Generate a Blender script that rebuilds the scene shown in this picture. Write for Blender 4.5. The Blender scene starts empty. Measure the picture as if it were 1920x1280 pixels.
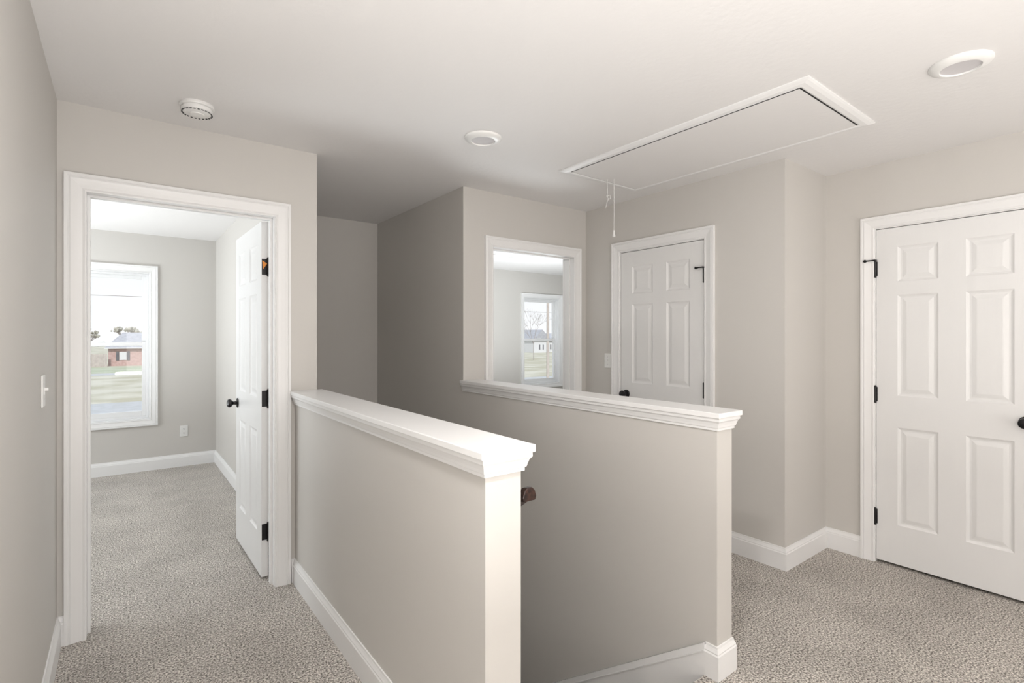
import bpy, bmesh, math, random
from mathutils import Vector, Matrix
random.seed(4)
scene=bpy.context.scene
COL=scene.collection
C=2.44
# ------------------------------------------------------------ materials
def new_mat(name):
    m=bpy.data.materials.new(name); m.use_nodes=True
    nt=m.node_tree; b=nt.nodes['Principled BSDF']; return m,nt,b
def paint(name,col,rough=0.6,bscale=0,bstr=0,stretch=None,spec=0.5,bdist=0.002,metal=0):
    m,nt,b=new_mat(name)
    b.inputs['Base Color'].default_value=(*col,1); b.inputs['Roughness'].default_value=rough
    b.inputs['Specular IOR Level'].default_value=spec; b.inputs['Metallic'].default_value=metal
    if bscale:
        tc=nt.nodes.new('ShaderNodeTexCoord'); mp=nt.nodes.new('ShaderNodeMapping')
        if stretch: mp.inputs['Scale'].default_value=stretch
        n=nt.nodes.new('ShaderNodeTexNoise'); n.inputs['Scale'].default_value=bscale; n.inputs['Detail'].default_value=3
        bp=nt.nodes.new('ShaderNodeBump'); bp.inputs['Strength'].default_value=bstr; bp.inputs['Distance'].default_value=bdist
        nt.links.new(tc.outputs['Object'],mp.inputs[0]); nt.links.new(mp.outputs[0],n.inputs['Vector'])
        nt.links.new(n.outputs['Fac'],bp.inputs['Height']); nt.links.new(bp.outputs[0],b.inputs['Normal'])
    return m
M_wall=paint('wall_paint_greige',(0.605,0.583,0.552),0.55,90,0.10,bdist=0.001)
M_ceil=paint('ceiling_paint',(0.795,0.78,0.77),0.75,38,0.35,bdist=0.003)
M_trim=paint('trim_white_semigloss',(0.83,0.825,0.82),0.32)
M_door=paint('door_white_woodgrain',(0.79,0.785,0.78),0.34,26,0.4,stretch=(5,5,0.35),bdist=0.0014)
M_black=paint('oil_rubbed_black',(0.012,0.011,0.012),0.3,metal=0.3)
M_gap=paint('painted_gap_shade',(0.02,0.02,0.02),0.9)
M_plastic=paint('white_plastic',(0.81,0.805,0.79),0.35)
M_lens=paint('frosted_lens',(0.60,0.58,0.59),0.5)
M_slot=paint('slot_dark',(0.05,0.05,0.05),0.6)
M_orange=paint('orange_label',(0.85,0.30,0.04),0.5)
M_vinyl=paint('window_vinyl',(0.80,0.80,0.80),0.3)
def wood_mat():
    m,nt,b=new_mat('dark_stained_wood')
    tc=nt.nodes.new('ShaderNodeTexCoord'); mp=nt.nodes.new('ShaderNodeMapping'); mp.inputs['Scale'].default_value=(60,6,60)
    n=nt.nodes.new('ShaderNodeTexNoise'); n.inputs['Scale'].default_value=1.5; n.inputs['Detail'].default_value=6
    r=nt.nodes.new('ShaderNodeValToRGB'); r.color_ramp.elements[0].color=(0.010,0.005,0.004,1); r.color_ramp.elements[1].color=(0.06,0.026,0.018,1)
    r.color_ramp.elements[0].position=.35; r.color_ramp.elements[1].position=.7
    nt.links.new(tc.outputs['Object'],mp.inputs[0]); nt.links.new(mp.outputs[0],n.inputs['Vector']); nt.links.new(n.outputs['Fac'],r.inputs[0]); nt.links.new(r.outputs[0],b.inputs['Base Color'])
    b.inputs['Roughness'].default_value=.35
    return m
M_wood=wood_mat()
def carpet_mat():
    m,nt,b=new_mat('carpet_speckled')
    N=nt.nodes; L=nt.links
    tc=N.new('ShaderNodeTexCoord')
    n1=N.new('ShaderNodeTexNoise'); n1.inputs['Scale'].default_value=125; n1.inputs['Detail'].default_value=3; n1.inputs['Roughness'].default_value=.7
    v=N.new('ShaderNodeTexVoronoi'); v.inputs['Scale'].default_value=140
    n2=N.new('ShaderNodeTexNoise'); n2.inputs['Scale'].default_value=3.2; n2.inputs['Detail'].default_value=3
    for q in (n1,v,n2): L.new(tc.outputs['Object'],q.inputs['Vector'])
    r=N.new('ShaderNodeValToRGB'); e=r.color_ramp.elements
    e[0].position=.37; e[0].color=(0.13,0.113,0.10,1); e[1].position=.62; e[1].color=(0.88,0.83,0.77,1)
    k=e.new(.5); k.color=(0.49,0.455,0.415,1)
    L.new(n1.outputs['Fac'],r.inputs[0])
    r2=N.new('ShaderNodeValToRGB'); r2.color_ramp.elements[0].color=(.90,.90,.90,1); r2.color_ramp.elements[1].color=(1.06,1.06,1.06,1)
    r2.color_ramp.elements[0].position=.35; r2.color_ramp.elements[1].position=.65
    L.new(n2.outputs['Fac'],r2.inputs[0])
    mx=N.new('ShaderNodeMix'); mx.data_type='RGBA'; mx.blend_type='MULTIPLY'; mx.inputs['Factor'].default_value=1
    L.new(r.outputs[0],mx.inputs['A']); L.new(r2.outputs[0],mx.inputs['B']); L.new(mx.outputs['Result'],b.inputs['Base Color'])
    ad=N.new('ShaderNodeMath'); ad.operation='SUBTRACT'; L.new(n1.outputs['Fac'],ad.inputs[0]); L.new(v.outputs['Distance'],ad.inputs[1])
    bp=N.new('ShaderNodeBump'); bp.inputs['Strength'].default_value=.75; bp.inputs['Distance'].default_value=.006
    L.new(ad.outputs[0],bp.inputs['Height']); L.new(bp.outputs[0],b.inputs['Normal'])
    b.inputs['Roughness'].default_value=.95; b.inputs['Specular IOR Level'].default_value=.1
    return m
M_carpet=carpet_mat()
def glass_mat():
    m=bpy.data.materials.new('window_glass'); m.use_nodes=True; nt=m.node_tree; nt.nodes.clear()
    o=nt.nodes.new('ShaderNodeOutputMaterial'); t=nt.nodes.new('ShaderNodeBsdfTransparent'); g=nt.nodes.new('ShaderNodeBsdfGlossy'); g.inputs['Roughness'].default_value=.02
    mx=nt.nodes.new('ShaderNodeMixShader'); mx.inputs[0].default_value=.04
    nt.links.new(t.outputs[0],mx.inputs[1]); nt.links.new(g.outputs[0],mx.inputs[2]); nt.links.new(mx.outputs[0],o.inputs[0]); return m
M_glass=glass_mat()
def two_tone(name,c1,c2,scale,rough=.9,lo=.4,hi=.6):
    m,nt,b=new_mat(name); tc=nt.nodes.new('ShaderNodeTexCoord'); n=nt.nodes.new('ShaderNodeTexNoise'); n.inputs['Scale'].default_value=scale; n.inputs['Detail'].default_value=6
    r=nt.nodes.new('ShaderNodeValToRGB'); r.color_ramp.elements[0].color=(*c1,1); r.color_ramp.elements[1].color=(*c2,1); r.color_ramp.elements[0].position=lo; r.color_ramp.elements[1].position=hi
    nt.links.new(tc.outputs['Object'],n.inputs['Vector']); nt.links.new(n.outputs['Fac'],r.inputs[0]); nt.links.new(r.outputs[0],b.inputs['Base Color']); b.inputs['Roughness'].default_value=rough; return m
M_grass=two_tone('dry_lawn',(0.39,0.36,0.26),(0.52,0.49,0.40),.25)
M_green=two_tone('green_lawn',(0.34,0.37,0.25),(0.42,0.43,0.32),.3)
M_road=two_tone('asphalt',(0.40,0.40,0.39),(0.44,0.44,0.44),2)
M_brick=two_tone('red_brick',(0.42,0.28,0.25),(0.48,0.34,0.31),3)
M_roof=two_tone('grey_shingle',(0.32,0.32,0.34),(0.38,0.38,0.40),2)
M_siding=paint('white_siding',(.60,.60,.60),.7)
M_fence=two_tone('fence_wood',(0.40,0.35,0.32),(0.46,0.41,0.37),2)
M_bark=paint('bark',(0.31,0.28,0.26),.9)
M_shutter=paint('shutter_paint',(.10,.10,.11),.7)
M_leaf=two_tone('foliage',(0.33,0.32,0.27),(0.40,0.38,0.32),1.5)

# ------------------------------------------------------------ mesh helpers
def obj_from_bm(name,bm,mat,parent=None,smooth=False,bevel=0,loc=None,rotz=0):
    bmesh.ops.recalc_face_normals(bm,faces=bm.faces[:])
    me=bpy.data.meshes.new(name); bm.to_mesh(me); bm.free()
    for m in (mat if isinstance(mat,(list,tuple)) else [mat]): me.materials.append(m)
    if smooth:
        for p in me.polygons: p.use_smooth=True
    o=bpy.data.objects.new(name,me); COL.objects.link(o)
    if parent: o.parent=parent
    if loc: o.location=loc
    o.rotation_euler[2]=rotz
    if bevel:
        md=o.modifiers.new('bevel','BEVEL'); md.width=bevel; md.segments=2; md.limit_method='ANGLE'; md.angle_limit=math.radians(40)
    return o
def add_box(bm,x0,x1,y0,y1,z0,z1,mi=0):
    vs=[bm.verts.new((x,y,z)) for z in (z0,z1) for x,y in ((x0,y0),(x1,y0),(x1,y1),(x0,y1))]
    for f in ((0,3,2,1),(4,5,6,7),(0,1,5,4),(1,2,6,5),(2,3,7,6),(3,0,4,7)):
        fc=bm.faces.new([vs[i] for i in f]); fc.material_index=mi
def boxes(name,lst,mat,parent=None,bevel=0,loc=None,rotz=0):
    bm=bmesh.new()
    for b in lst: add_box(bm,*b)
    return obj_from_bm(name,bm,mat,parent,bevel=bevel,loc=loc,rotz=rotz)
def empty(name,loc=(0,0,0)):
    e=bpy.data.objects.new(name,None); COL.objects.link(e); e.location=loc; e.empty_display_size=.1; return e
def rings_to_bm(bm,rings,closed_path,closed_prof=True,caps=True):
    n=len(rings); k=len(rings[0])
    V=[[bm.verts.new(p) for p in r] for r in rings]
    for i in range(n if closed_path else n-1):
        a=V[i]; b=V[(i+1)%n]
        for j in range(k if closed_prof else k-1):
            j2=(j+1)%k
            bm.faces.new((a[j],a[j2],b[j2],b[j]))
    if caps and not closed_path:
        bm.faces.new(V[0]); bm.faces.new(V[-1][::-1])
def sweep(name,path,prof,mat,side=1,closed=False,parent=None,z0=0):
    n=len(path); rings=[]
    for i in range(n):
        p=Vector(path[i])
        def nrm(a,b):
            d=(Vector(b)-Vector(a)).normalized(); return Vector((-d.y,d.x))*side
        ns=[]
        if i>0 or closed: ns.append(nrm(path[i-1],path[i]))
        if i<n-1 or closed: ns.append(nrm(path[i],path[(i+1)%n]))
        if len(ns)==2:
            m=(ns[0]+ns[1]); m=m/ (1+ns[0].dot(ns[1]))
        else: m=ns[0]
        rings.append([(p.x+m.x*o,p.y+m.y*o,z+z0) for o,z in prof])
    bm=bmesh.new(); rings_to_bm(bm,rings,closed)
    return obj_from_bm(name,bm,mat,parent)
BASE=[(0,0),(.015,0),(.015,.098),(.012,.104),(.0125,.108),(.009,.116),(.006,.124),(.005,.132),(0,.132)]
CASE=[(0,0),(0,.010),(.006,.0125),(.014,.0105),(.030,.013),(.046,.0165),(.055,.019),(.062,.0165),(.066,.0205),(.078,.0205),(.078,0)]
def frame(name,plane,face,a0,a1,z0,z1,mat,parent,four=False,scale=1.0,outward=-1,prof=CASE):
    def mp(a,z,t):
        t=t*outward
        if plane=='y': return (a,face+t,z)
        if plane=='x': return (face+t,a,z)
        return (a,z,face+t)
    if four: cs=[(a0,z0,-1,-1),(a0,z1,-1,1),(a1,z1,1,1),(a1,z0,1,-1)]
    else: cs=[(a0,z0,-1,0),(a0,z1,-1,1),(a1,z1,1,1),(a1,z0,1,0)]
    rings=[[mp(a+da*o*scale,z+dz*o*scale,t) for o,t in prof] for a,z,da,dz in cs]
    bm=bmesh.new(); rings_to_bm(bm,rings,four)
    return obj_from_bm(name,bm,mat,parent)
def lathe(name,prof,mat,parent=None,seg=32,axis='z',loc=(0,0,0),sx=1,mats=None):
    bm=bmesh.new(); rings=[]
    for r,h in prof:
        ring=[]
        for i in range(seg):
            a=2*math.pi*i/seg; x,y=max(r,1e-4)*math.cos(a),max(r,1e-4)*math.sin(a)
            if axis=='z': p=(x,y,h)
            elif axis=='-x': p=(-h,x,y)
            elif axis=='+x': p=(h,x,y)
            else: p=(x,-h,y)
            ring.append(bm.verts.new(p))
        rings.append(ring)
    for i in range(len(rings)-1):
        for j in range(seg):
            j2=(j+1)%seg; f=bm.faces.new((rings[i][j],rings[i][j2],rings[i+1][j2],rings[i+1][j]))
            if mats: f.material_index=mats[i]
    f=bm.faces.new(rings[0][::-1]); 
    f2=bm.faces.new(rings[-1])
    if mats: f2.material_index=mats[-1]
    o=obj_from_bm(name,bm,mat,parent,smooth=True,loc=loc)
    md=o.modifiers.new('es','EDGE_SPLIT'); md.split_angle=math.radians(35)
    return o
def wall_holes(name,axis,t0,t1,a0,a1,z0,z1,holes,mat=None):
    L=[]; cur=a0
    for h in sorted(holes):
        L.append((cur,h[0],z0,z1)); 
        if h[2]>z0: L.append((h[0],h[1],z0,h[2]))
        if h[3]<z1: L.append((h[0],h[1],h[3],z1))
        cur=h[1]
    L.append((cur,a1,z0,z1))
    bm=bmesh.new()
    for a,b,c,d in L:
        if axis=='y': add_box(bm,a,b,t0,t1,c,d)
        else: add_box(bm,t0,t1,a,b,c,d)
    return obj_from_bm(name,bm,mat or M_wall)

# ------------------------------------------------------------ key planes
xL,yD,xD,xDl,xS,xS2,yC,xE,yF,xG,yB,yN=-.229,3.05,.902,.78,1.91,2.021,3.07,3.127,1.434,3.695,4.587,1.142
yW=6.5; xR1=.83
xW,xEast,yS=-3.2,7.6,-2.6
# ------------------------------------------------------------ shell
boxes('ceiling',[(xW-.15,xEast+.15,yS-.15,yW+.15,C,C+.2)],M_ceil)
bm=bmesh.new()
add_box(bm,xW-.15,xEast+.15,yS-.15,1.14,-.25,0)
add_box(bm,xDl+.02,xS2-.02,1.14,1.19,-.25,0)
add_box(bm,xW-.15,xDl+.02,1.14,yW+.15,-.25,0)
add_box(bm,xS2-.02,xEast+.15,1.14,yW+.15,-.25,0)
add_box(bm,xDl+.02,xS2-.02,yB+.1,yW+.15,-.25,0)
obj_from_bm('floor',bm,M_carpet)
boxes('wall_left',[(xL-.12,xL,yS,yD+.12,0,C)],M_wall)
wall_holes('wall_bedroom_door','y',yD,yD+.12,xL,xD,0,C,[(-.145,.69,0,2.063)])
boxes('wall_stairwell_left',[(xR1,xD,yD+.12,yB,-2.9,C),(xR1,xD,yB,yW,0,C)],M_wall)
boxes('wall_stairwell_back',[(xD,xS,yB,yB+.12,-2.9,C)],M_wall)
boxes('wall_stairwell_right',[(xS,xS2,yC,yW,-2.9,C)],M_wall)
wall_holes('wall_far_doorway','y',yC,yC+.12,xS2,xEast,0,C,[(2.14,3.005,0,2.058)])
boxes('half_wall',[(xDl,xD,yN,yD,-2.9,1.045)],M_wall)
boxes('half_wall',[(xS,xS2,yN,yC,-2.9,1.045)],M_wall)
wall_holes('wall_closet','x',xE,xE+.11,yF,yC,0,C,[(1.945,2.71,0,2.06)])
boxes('wall_closet_return',[(xE+.11,xG+.11,yF,yF+.11,0,C)],M_wall)
wall_holes('wall_right','x',xG,xG+.11,yS,yF,0,C,[(.405,1.17,0,2.06)])
W1=(-.57,.238,.53,2.05); W2=(5.20,5.975,.60,2.03)
wall_holes('wall_north','y',yW,yW+.15,xW,xEast,0,C,[W1,W2])
boxes('wall_south',[(xW,xEast,yS-.12,yS,0,C)],M_wall)
boxes('wall_west',[(xW-.12,xW,yS,yW,0,C)],M_wall)
boxes('wall_east',[(xEast,xEast+.12,yS,yW,0,C)],M_wall)
boxes('wall_stairwell_front',[(xD,xS,1.05,1.14,-2.9,-.25)],M_wall)
boxes('floor_lower',[(xW,xEast,1.0,yW,-3.0,-2.9)],M_carpet)
# ------------------------------------------------------------ staircase
st=empty('staircase')
bm=bmesh.new(); rise=.19; run=.265; y=1.19; z=0
for i in range(12):
    z-=rise
    add_box(bm,xD+.015,xS-.015,y,y+run+.02,z-.19,z)
    y+=run
add_box(bm,xD,xS,y,yB,z-.19-.19,z-.19)
obj_from_bm('carpeted_treads',bm,M_carpet,st,bevel=.012)
sl=-rise/run
for nm,x0,x1 in (('skirt_right',xS-.014,xS),('skirt_left',xD,xD+.014)):
    bm=bmesh.new()
    def slab(off0,off1,xa,xb):
        P=[(1.19,.132+off0),(4.5,.132+off0+sl*3.31),(4.5,.132+off1+sl*3.31),(1.19,.132+off1)]
        rings=[[(xx,a,b) for a,b in P] for xx in (xa,xb)]
        rings_to_bm(bm,rings,False)
    slab(0,-.3,x0,x1)
    if 'right' in nm: slab(-.028,-.034,x0-.004,x0+.002); slab(0,-.012,x0+.004,x1)
    else: slab(-.028,-.034,x1-.002,x1+.004)
    obj_from_bm(nm,bm,M_trim,st)
# handrail
hr=empty('handrail')
bm=bmesh.new()
prof=[(-.022,0),(-.026,.012),(-.020,.030),(-.010,.040),(.010,.040),(.020,.030),(.026,.012),(.022,0)]
rx=.946
rings=[[(rx+a,yy,zz+b) for a,b in prof] for yy,zz in ((1.155,.903),(1.175,.90),(4.3,.90+sl*3.125))]
rings_to_bm(bm,rings,False)
obj_from_bm('rail',bm,M_wood,hr,bevel=.003)
bm=bmesh.new()
for yy in (1.5,2.7,3.9):
    zz=.90+sl*(yy-1.175); add_box(bm,xD,xD+.05,yy-.008,yy+.008,zz-.05,zz-.035); add_box(bm,xD+.036,xD+.05,yy-.008,yy+.008,zz-.05,zz+.005); add_box(bm,xD,xD+.006,yy-.02,yy+.02,zz-.09,zz-.02)
obj_from_bm('brackets',bm,M_black,hr)
# ------------------------------------------------------------ half wall caps
ZT=1.078
CROWN=[(0,1.003),(.008,1.003),(.008,1.012),(.012,1.015),(.014,1.024),(.018,1.036),(.024,1.043),(.024,1.056),(0,1.056)]
def cap(x0,x1,y0,y1,nm):
    e=empty(nm)
    bm=bmesh.new(); ov=.031
    add_box(bm,x0-ov,x1+ov,y0-ov,y1,1.056,ZT)
    obj_from_bm('ledge_board',bm,M_trim,e,bevel=.003)
    sweep('crown_moulding',[(x0,y1),(x0,y0),(x1,y0),(x1,y1)],CROWN,M_trim,side=-1,parent=e)
cap(xDl,xD,yN,yD,'trim_half_wall_cap'); cap(xS,xS2,yN,yC,'trim_half_wall_cap')
# ------------------------------------------------------------ baseboards
sweep('baseboard_left',[(xL,yS),(xL,yD),(-.205,yD)],BASE,M_trim,side=-1)
sweep('baseboard_half_wall_left',[(.76,yD),(xDl,yD),(xDl,yN),(xD,yN),(xD,1.19)],BASE,M_trim,side=-1)
sweep('baseboard_half_wall_right',[(xS,1.19),(xS,yN),(xS2,yN),(xS2,yC),(2.087,yC)],BASE,M_trim,side=-1)
sweep('baseboard_far',[(3.058,yC),(xE,yC),(xE,2.772)],BASE,M_trim,side=-1)
sweep('baseboard_closet',[(xE,1.888),(xE,yF),(xG,yF),(xG,1.228)],BASE,M_trim,side=-1)
sweep('baseboard_right',[(xG,.345),(xG,yS)],BASE,M_trim,side=-1)
sweep('baseboard_bedroom_north',[(xW,yW),(xR1,yW),(xR1,yD+.12)],BASE,M_trim,side=-1)
sweep('baseboard_bedroom_far',[(xS2,yW),(xEast,yW)],BASE,M_trim,side=-1)
# ------------------------------------------------------------ doors
ROWS=[(.235,.82),(1.01,1.615),(1.695,1.905)]
def leaf(name,w,parent,loc,rotz=0,h=2.02,T=.035,cols=None):
    m=.108; p=(w-2*m-.12)/2
    cols=cols or [(m,m+p),(w-m-p,w-m)]
    us=sorted({0,w}|{c for a in cols for c in a}); zs=sorted({0,h}|{c for a in ROWS for c in a})
    bm=bmesh.new()
    for x,sg in ((0,1),(T,-1)):
        for i in range(len(us)-1):
            for j in range(len(zs)-1):
                u0,u1,z0,z1=us[i],us[i+1],zs[j],zs[j+1]
                if (u0,u1) in cols and (z0,z1) in ROWS:
                    prev=None
                    for ins,dep in ((0,0),(.006,.0045),(.014,.008),(.022,.008),(.042,.003),(.046,.0025)):
                        r=[bm.verts.new((x+sg*dep,a,b)) for a,b in ((u0+ins,z0+ins),(u1-ins,z0+ins),(u1-ins,z1-ins),(u0+ins,z1-ins))]
                        if prev:
                            for k in range(4): bm.faces.new((prev[k],prev[(k+1)%4],r[(k+1)%4],r[k]))
                        prev=r
                    bm.faces.new(prev)
                else:
                    bm.faces.new([bm.verts.new((x,a,b)) for a,b in ((u0,z0),(u1,z0),(u1,z1),(u0,z1))])
    for a,b,c,d in (((0,0),(w,0),(w,h),(0,h)),):
        e=[a,b,c,d]
        for k in range(4):
            p0,p1=e[k],e[(k+1)%4]
            bm.faces.new([bm.verts.new(q) for q in ((0,*p0),(0,*p1),(T,*p1),(T,*p0))])
    bmesh.ops.remove_doubles(bm,verts=bm.verts[:],dist=1e-5)
    return obj_from_bm(name,bm,M_door,parent,loc=loc,rotz=rotz)
KNOB=[(.0,0),(.032,0),(.032,.004),(.028,.008),(.014,.010),(.011,.016),(.011,.028),(.018,.034),(.026,.042),(.028,.050),(.025,.059),(.016,.065),(0.0,.067)]
def hinge_closed(parent,xf,y,z,plates=True,stop=0):
    bm=bmesh.new()
    bmesh.ops.create_cone(bm,cap_ends=True,segments=12,radius1=.0065,radius2=.0065,depth=.09,matrix=Matrix.Translation((xf-.006,y,z)))
    for s in (-1,1): bmesh.ops.create_uvsphere(bm,u_segments=10,v_segments=6,radius=.0075,matrix=Matrix.Translation((xf-.006,y,z+s*.047)))
    add_box(bm,xf-.002,xf+.001,y-.010,y+.010,z-.044,z+.044)
    if stop:
        R=Matrix.Rotation(math.radians(90),4,'Y')
        add_box(bm,xf-.030,xf-.002,y-.009,y+.009,z+.046,z+.054)
        bmesh.ops.create_cone(bm,cap_ends=True,segments=10,radius1=.004,radius2=.004,depth=.05,matrix=Matrix.Translation((xf-.026,y+.028,z+.050))@Matrix.Rotation(math.radians(90),4,'X'))
        bmesh.ops.create_cone(bm,cap_ends=True,segments=12,radius1=.009,radius2=.008,depth=.016,matrix=Matrix.Translation((xf-.018,y+.05,z+.050))@R)
    obj_from_bm('hinge',bm,M_black,parent)
# door 1 : bedroom, open
d1=empty('door_1')
JT=.018
boxes('jamb',[(-.145,-.127,yD,yD+.12,0,2.063),(.672,.69,yD,yD+.12,0,2.063),(-.127,.672,yD,yD+.12,2.045,2.063),
  (-.127,-.115,yD+.045,yD+.08,0,2.045),(.660,.672,yD+.045,yD+.08,0,2.045),(-.115,.660,yD+.045,yD+.08,2.033,2.045)],M_trim,d1,bevel=.001)
frame('casing_hall','y',yD,-.127,.677,0,2.045,M_trim,d1)
frame('casing_bedroom','y',yD+.12,-.127,.677,0,2.045,M_trim,d1,outward=1)
ang=math.radians(.9)
leaf('leaf',.735,d1,(.632,yD+.125,.018),ang)
bm=bmesh.new()
for i,zz in enumerate((1.78,1.03,.272)):
    add_box(bm,.634,.665,yD+.1225,yD+.1265,zz-.045,zz+.045)
    bmesh.ops.create_cone(bm,cap_ends=True,segments=12,radius1=.0075,radius2=.0075,depth=.094,matrix=Matrix.Translation((.667,yD+.116,zz)))
    for s in (-1,1): bmesh.ops.create_uvsphere(bm,u_segments=10,v_segments=6,radius=.009,matrix=Matrix.Translation((.667,yD+.116,zz+s*.048)))
    add_box(bm,.6695,.6725,yD+.082,yD+.116,zz-.045,zz+.045)
obj_from_bm('hinges',bm,M_black,d1)
bm=bmesh.new()
v=[bm.verts.new(p) for p in ((.636,yD+.1215,1.815),(.662,yD+.1215,1.80),(.640,yD+.1215,1.765),(.636,yD+.1245,1.815),(.662,yD+.1245,1.80),(.640,yD+.1245,1.765))]
bm.faces.new(v[:3]); bm.faces.new(v[3:]); 
for a,b in ((0,1),(1,2),(2,0)): bm.faces.new((v[a],v[b],v[b+3],v[a+3]))
obj_from_bm('hinge_label',bm,M_orange,d1)
kx=.632-math.sin(ang)*.675; ky=yD+.125+.675
lathe('knob',KNOB,M_black,d1,axis='-x',loc=(kx,ky,.94))
lathe('knob_back',KNOB,M_black,d1,axis='+x',loc=(kx+.035,ky,.94))
# door 2 : open doorway
d2=empty('door_2')
boxes('jamb',[(2.14,2.158,yC,yC+.12,0,2.058),(2.987,3.005,yC,yC+.12,0,2.058),(2.158,2.987,yC,yC+.12,2.04,2.058),
 (2.158,2.170,yC+.045,yC+.08,0,2.04),(2.975,2.987,yC+.045,yC+.08,0,2.04),(2.17,2.975,yC+.045,yC+.08,2.028,2.04)],M_trim,d2,bevel=.001)
frame('casing_hall','y',yC,2.163,2.982,0,2.040,M_trim,d2,scale=.96)
frame('casing_bedroom','y',yC+.12,2.163,2.982,0,2.040,M_trim,d2,outward=1)
# door 3 : closet
d3=empty('door_3')
boxes('jamb',[(xE,xE+.11,1.945,1.963,0,2.06),(xE,xE+.11,2.692,2.71,0,2.06),(xE,xE+.11,1.963,2.692,2.042,2.06),
 (xE+.042,xE+.075,1.963,1.978,0,2.042),(xE+.042,xE+.075,2.677,2.692,0,2.042),(xE+.042,xE+.075,1.978,2.677,2.027,2.042)],M_trim,d3)
frame('casing','x',xE,1.958,2.697,0,2.047,M_trim,d3,scale=.95)
leaf('leaf',.722,d3,(xE+.004,1.966,.018))
for zz,s in ((1.80,1),(1.02,0),(.28,0)): hinge_closed(d3,xE+.002,1.963,zz,stop=s)
lathe('knob',KNOB,M_black,d3,axis='-x',loc=(xE+.004,2.635,.94))
# door 4 : right
d4=empty('door_4')
boxes('jamb',[(xG,xG+.11,.405,.423,0,2.06),(xG,xG+.11,1.152,1.17,0,2.06),(xG,xG+.11,.423,1.152,2.042,2.06),
 (xG+.042,xG+.075,.423,.438,0,2.042),(xG+.042,xG+.075,1.137,1.152,0,2.042),(xG+.042,xG+.075,.438,1.137,2.027,2.042)],M_trim,d4)
frame('casing','x',xG,.418,1.157,0,2.047,M_trim,d4,scale=.9)
leaf('leaf',.722,d4,(xG+.004,.427,.018))
for zz,s in ((1.80,1),(1.03,0),(.28,0)): hinge_closed(d4,xG+.002,1.152,zz,stop=s)
lathe('knob',KNOB,M_black,d4,axis='-x',loc=(xG+.004,.49,.94))
# ------------------------------------------------------------ windows
def window(nm,W):
    a0,a1,z0,z1=W; e=empty(nm); y0=yW
    frame('casing','y',y0,a0,a1,z0,z1,M_trim,e,four=True,scale=.83)
    L=[]
    def rect(a,b,c,d,ya,yb,w,wb=None,wt=None):
        wb=wb or w; wt=wt or w
        L.extend([(a,a+w,ya,yb,c,d),(b-w,b,ya,yb,c,d),(a+w,b-w,ya,yb,c,c+wb),(a+w,b-w,ya,yb,d-wt,d)])
    rect(a0,a1,z0,z1,y0,y0+.14,.012)
    rect(a0+.012,a1-.012,z0+.012,z1-.012,y0+.06,y0+.14,.022)
    zm=(z0+z1)/2+.02
    i0,i1,j0,j1=a0+.034,a1-.034,z0+.034,z1-.034
    rect(i0,i1,j0,zm+.020,y0+.07,y0+.095,.034,.05,.040)
    rect(i0,i1,zm-.026,j1,y0+.10,y0+.125,.034,.040,.034)
    L.append(((a0+a1)/2-.03,(a0+a1)/2+.03,y0+.062,y0+.085,zm+.018,zm+.03))
    boxes('sashes',L,M_vinyl,e,bevel=.002)
    boxes('glass',[(i0+.03,i1-.03,y0+.082,y0+.084,j0+.045,zm-.01),(i0+.03,i1-.03,y0+.112,y0+.114,zm+.01,j1-.03)],M_glass,e)
window('window_1',W1); window('window_2',W2)
# ------------------------------------------------------------ electrical
def switch_plate(nm,plane,face,a,z,outw=-1,toggle=True):
    e=empty(nm)
    f=face
    bm=bmesh.new(); o=outw
    xs=sorted((f,f+o*.006)); add_box(bm,xs[0],xs[1],a-.036,a+.036,z-.058,z+.058)
    obj_from_bm('plate',bm,M_plastic,e,bevel=.003)
    bm=bmesh.new(); xs=sorted((f+o*.006,f+o*.008)); add_box(bm,xs[0],xs[1],a-.006,a+.006,z-.013,z+.013)
    xs=sorted((f+o*.006,f+o*.018)); add_box(bm,xs[0],xs[1],a-.004,a+.004,z+.001,z+.011)
    obj_from_bm('toggle',bm,M_plastic,e,bevel=.001)
    bm=bmesh.new()
    for s in (-1,1): bmesh.ops.create_cone(bm,cap_ends=True,segments=10,radius1=.003,radius2=.003,depth=.001,matrix=Matrix.Translation((f+o*.0065,a,z+s*.03))@Matrix.Rotation(math.radians(90),4,'Y'))
    obj_from_bm('screws',bm,M_lens,e)
switch_plate('light_switch','x',xE,2.82,1.19)
switch_plate('light_switch','x',xL,2.51,1.185,outw=1)
e=empty('wall_outlet'); ox,oz=.533,.375
boxes('plate',[(ox-.036,ox+.036,yW-.006,yW,oz-.058,oz+.058)],M_plastic,e,bevel=.003)
bm=bmesh.new()
for s in (-1,1): bmesh.ops.create_cone(bm,cap_ends=True,segments=16,radius1=.016,radius2=.016,depth=.004,matrix=Matrix.Translation((ox,yW-.0075,oz+s*.022))@Matrix.Rotation(math.radians(90),4,'X'))
obj_from_bm('receptacles',bm,M_plastic,e)
L=[]
for s in (-1,1):
    zc=oz+s*.022
    L+=[(ox-.007,ox-.005,yW-.0102,yW-.009,zc-.003,zc+.006),(ox+.005,ox+.007,yW-.0102,yW-.009,zc-.003,zc+.006),(ox-.002,ox+.002,yW-.0102,yW-.009,zc-.010,zc-.006)]
boxes('slots',L,M_slot,e)
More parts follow.
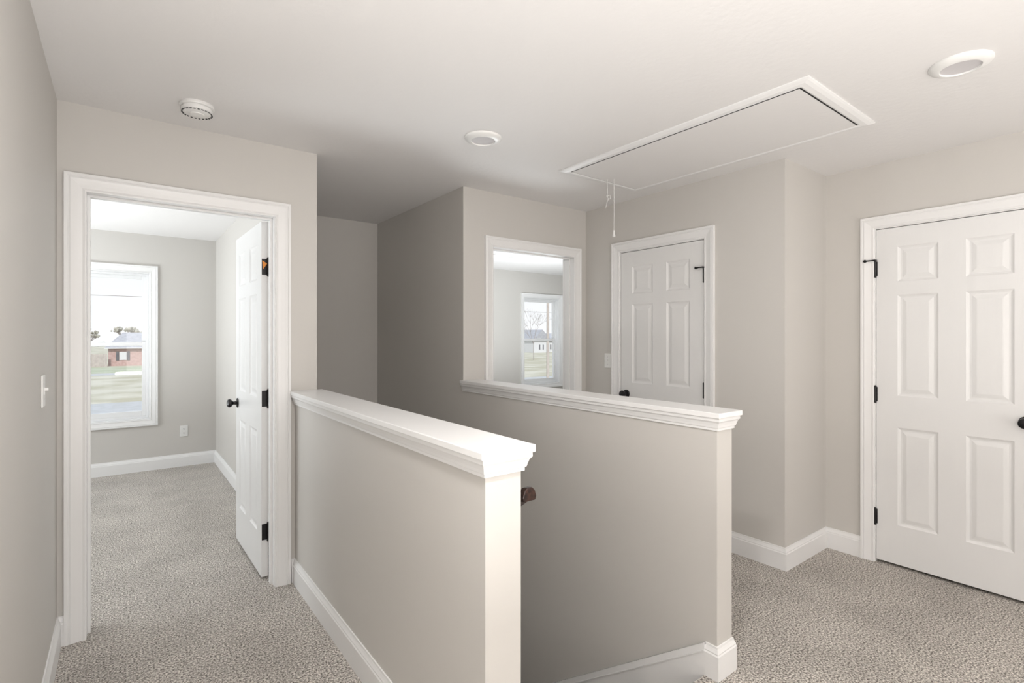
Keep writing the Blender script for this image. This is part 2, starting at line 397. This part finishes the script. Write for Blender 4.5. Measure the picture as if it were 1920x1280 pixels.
# ------------------------------------------------------------ ceiling things
def disc_light(x,y):
    e=empty('recessed_ceiling_light',(x,y,C))
    lathe('trim_ring',[(.0,0),(.098,0),(.098,-.004),(.094,-.010),(.080,-.017),(.068,-.020),(.064,-.020),(.062,-.014),(.05,-.0125),(0,-.012)],[M_plastic,M_lens],e,seg=48,mats=[0,0,0,0,0,0,0,1,1,1])
    return e
disc_light(1.53,2.26); disc_light(2.585,.525); disc_light(.28,.45)  # last disc is invented, out of view, to carry the hall fill
sd=empty('smoke_detector',(.275,2.735,C))
lathe('body',[(0,0),(.068,0),(.070,-.010),(.068,-.014),(.060,-.016),(.060,-.020),(.064,-.022),(.062,-.034),(.052,-.040),(.030,-.042),(.028,-.046),(0,-.047)],M_plastic,sd,seg=48)
bm=bmesh.new()
for i in range(24):
    a=2*math.pi*i/24
    R=Matrix.Rotation(a,4,'Z')@Matrix.Translation((.0575,0,-.0375))@Matrix.Rotation(math.radians(30),4,'Y')
    bmesh.ops.create_cube(bm,size=1,matrix=R@Matrix.Diagonal((.010,.008,.003,1)))
obj_from_bm('vent_slots',bm,M_slot,sd)
ah=empty('attic_access_hatch')
HX0,HX1,HY0,HY1=2.265,2.900,.975,2.360
HP=[(0,0),(0,.013),(.008,.016),(.03,.014),(.046,.009),(.054,.005),(.054,0)]
frame('casing','z',C,HX0,HX1,HY0,HY1,M_trim,ah,four=True,prof=HP)
boxes('gap_shade_slab',[(HX0,HX1,HY0,HY1,C-.0115,C-.0003)],M_gap,ah)  # near-black slab paints the shade in the gap around the panel
boxes('panel',[(HX0+.011,HX1-.001,HY0+.009,HY1-.004,C-.0125,C-.002)],M_ceil,ah)
pc=empty('attic_pull_cord')
def tube(nm,pts,r,mat,parent):
    cu=bpy.data.curves.new(nm,'CURVE'); cu.dimensions='3D'; cu.bevel_depth=r; cu.bevel_resolution=2
    sp=cu.splines.new('POLY'); sp.points.add(len(pts)-1)
    for i,p in enumerate(pts): sp.points[i].co=(*p,1)
    o=bpy.data.objects.new(nm,cu); COL.objects.link(o); cu.materials.append(mat); o.parent=parent; return o
cx_,cy_=2.60,2.295
tube('cord',[(cx_,cy_,C-.012),(cx_+.002,cy_,2.25),(cx_,cy_,2.08)],.0017,M_plastic,pc)
lathe('cord_pull',[(0,.04),(.004,.038),(.006,.02),(.010,0),(.009,-.004),(0,-.004)],M_plastic,pc,seg=16,loc=(cx_,cy_,2.05))
tube('short_cord',[(cx_-.03,cy_+.03,C-.012),(cx_-.028,cy_+.03,2.34),(cx_-.036,cy_+.03,2.315),(cx_-.02,cy_+.028,2.30),(cx_-.032,cy_+.03,2.28),(cx_-.042,cy_+.034,2.235)],.0016,M_plastic,pc)
tube('knot',[(cx_-.036,cy_+.03,2.315),(cx_-.014,cy_+.02,2.325),(cx_-.012,cy_+.02,2.30),(cx_-.034,cy_+.03,2.295)],.0018,M_plastic,pc)
av=empty('air_vent')
L=[(3.78,4.10,5.30,5.32,C-.01,C),(3.78,4.10,5.44,5.46,C-.01,C),(3.78,3.80,5.32,5.44,C-.01,C),(4.08,4.10,5.32,5.44,C-.01,C)]
L+=[(3.80,4.08,5.33+.018*i,5.338+.018*i,C-.008,C) for i in range(6)]
boxes('grille',L,M_plastic,av)
# ------------------------------------------------------------ exterior
G=-3.1
boxes('ground_lawn',[(-200,300,6.9,400,G-.1,G)],M_grass)
boxes('street',[(-200,300,36,44,G,G+.02)],M_road)
boxes('side_street',[(-200,40,76,80,G,G+.02)],M_road)
boxes('green_verge',[(-200,40,81,96,G,G+.015)],M_green)
def house(nm,x0,x1,y0,y1,h,rh,wall,win,gable_front=False):
    e=empty(nm); boxes('walls',[(x0,x1,y0,y1,G,G+h)],wall,e)
    bm=bmesh.new(); ym=(y0+y1)/2; o=.5
    if gable_front:
        xm=(x0+x1)/2; rings=[[(x0-o,yy,G+h),(x1+o,yy,G+h),(xm,yy,G+h+rh)] for yy in (y0-o,y1+o)]
    else: rings=[[(x0-o,y0-o,G+h),(x0-o,y1+o,G+h),(x0+1.8,ym,G+h+rh)],[(x1+o,y0-o,G+h),(x1+o,y1+o,G+h),(x1-1.8,ym,G+h+rh)]]
    rings_to_bm(bm,rings,False); obj_from_bm('roof',bm,M_roof,e)
    L=[];S=[]
    for wx in win:
        L.append((wx-.45,wx+.45,y0-.06,y0-.02,G+.9,G+2.2)); S+= [(wx-.85,wx-.5,y0-.08,y0-.02,G+.85,G+2.25),(wx+.5,wx+.85,y0-.08,y0-.02,G+.85,G+2.25)]
    boxes('window_frames',L,M_siding,e); boxes('shutters',S,M_shutter,e)
    boxes('fascia',[(x0-o,x1+o,y0-o-.05,y0-o+.05,G+h-.12,G+h+.06)],M_siding,e)
house('brick_house',-1.6,11,100,108,2.8,2.4,M_brick,[0.2,4.2,7.5])
house('white_house',93,99,112,122,3.6,3.0,M_siding,[96],True)
house('white_house',99.5,112,114,122,3.4,2.2,M_siding,[102,105])
L=[(-14+i*.3,-14+i*.3+.28,99,99.08,G,G+1.9) for i in range(41)]
boxes('wooden_fence',L,M_fence)
def tree(nm,x,y,h,seed,leafy=False,r0=.16):
    rnd=random.Random(seed); e=empty(nm,(x,y,G)); bm=bmesh.new()
    tips=[]
    def branch(p,d,l,r,dep):
        q=p+d*l
        z=d.normalized(); a=z.orthogonal().normalized(); b=z.cross(a)
        R=[[pp+(a*math.cos(t)+b*math.sin(t))*rr for t in (0,2.09,4.19)] for pp,rr in ((p,r),(q,r*.65))]
        rings_to_bm(bm,R,False,caps=False)
        if dep==0: tips.append(q); return
        for i in range(3 if dep>1 else 3):
            nd=(d+Vector((rnd.uniform(-.7,.7),rnd.uniform(-.7,.7),rnd.uniform(-.15,.5)))).normalized()
            branch(q,nd,l*rnd.uniform(.6,.82),r*.62,dep-1)
    branch(Vector((0,0,0)),Vector((0,0,1)),h*.3,r0,5)
    obj_from_bm('branches',bm,M_bark,e)
    if leafy:
        bm=bmesh.new()
        for t in tips[::4]: bmesh.ops.create_icosphere(bm,subdivisions=1,radius=h*.045*rnd.uniform(.5,1.1),matrix=Matrix.Translation(t))
        obj_from_bm('foliage',bm,M_leaf,e)
tree('bare_tree',1,128,7.5,1,True,.2); tree('bare_tree',-6,132,7.5,2,True,.2); tree('bare_tree',64,77,10.5,3,False,.10); tree('bare_tree',72,92,9,5,False,.08)
tree('bare_shrub',19.5,23.3,2.2,8,False,.012)
tree('bare_tree',-11,140,7,9,True,.2)
up=empty('utility_pole',(29.8,33.9,G))
lathe('pole',[(0,0),(.13,0),(.10,11),(0,11)],M_fence,up,seg=10)
boxes('crossarm',[(-1.1,1.1,-.06,.06,10.2,10.32)],M_fence,up)
pw=empty('power_lines')
for k,zz in enumerate((4.3,7.4)):
    tube('wire',[(-120+i*12,46,zz+.0) for i in range(26)],.02,M_bark,pw)
# ------------------------------------------------------------ lights
def area(nm,loc,rot,sx,sy,en,col,shape='RECTANGLE'):
    l=bpy.data.lights.new(nm,'AREA'); l.shape=shape; l.size=sx; l.size_y=sy; l.energy=en; l.color=col
    o=bpy.data.objects.new(nm,l); COL.objects.link(o); o.location=loc; o.rotation_euler=[math.radians(a) for a in rot]; return o
area('hall_rear_fill_light',(1.4,yS+.1,1.35),(90,0,0),2.6,1.7,25,(1,.985,.975))  # added fill from behind the camera; the south wall has no window
area('hall_bounce_light',(.3,-.7,.6),(180,0,0),.8,1.0,66,(1,.975,.955))
area('hall_side_bounce_light',(2.3,-1.6,.6),(180,0,0),1,1,18,(1,.97,.945))
area('hall_ceiling_fill_light',(.28,.45,C-.03),(0,0,0),.12,.12,21,(1,.98,.96),'DISK')  # added fill for half wall and left wall, under the invented disc
area('bedroom_side_fill_light',(xW+.1,5.2,1.4),(90,0,-90),1.6,1.6,40,(.91,.965,1))  # added fill for the bedroom; the west wall has no window
area('bedroom_bounce_light',(-1.6,5.0,.5),(180,0,0),1.2,1.2,70,(.91,.965,1))
area('far_bedroom_bounce_light',(4.2,4.4,.5),(180,0,0),1.2,1.2,72,(.91,.965,1))
sun=bpy.data.lights.new('sun','SUN'); sun.energy=2.8; sun.angle=.02; so=bpy.data.objects.new('sun',sun); COL.objects.link(so); so.rotation_euler=(math.radians(50),0,math.radians(-25))
w=bpy.data.worlds.new('sky'); scene.world=w; w.use_nodes=True
nt=w.node_tree; bg=nt.nodes['Background']
tc=nt.nodes.new('ShaderNodeTexCoord'); sx=nt.nodes.new('ShaderNodeSeparateXYZ'); r=nt.nodes.new('ShaderNodeValToRGB')
r.color_ramp.elements[0].position=0; r.color_ramp.elements[0].color=(.93,.945,.96,1); r.color_ramp.elements[1].position=.7; r.color_ramp.elements[1].color=(.72,.84,1,1)
nt.links.new(tc.outputs['Generated'],sx.inputs[0]); nt.links.new(sx.outputs['Z'],r.inputs[0]); nt.links.new(r.outputs[0],bg.inputs['Color']); bg.inputs['Strength'].default_value=1.0
# ------------------------------------------------------------ camera
cam=bpy.data.cameras.new('camera'); co=bpy.data.objects.new('camera',cam); COL.objects.link(co)
co.location=(0,0,1.381); co.rotation_euler=(math.radians(90),0,math.radians(-37.323))
cam.sensor_width=36; cam.lens=960.6/1920*36; cam.shift_y=-8.44/1920; cam.clip_start=.02; cam.clip_end=1000
scene.camera=co
scene.view_settings.view_transform='Standard'
scene.view_settings.exposure=.18
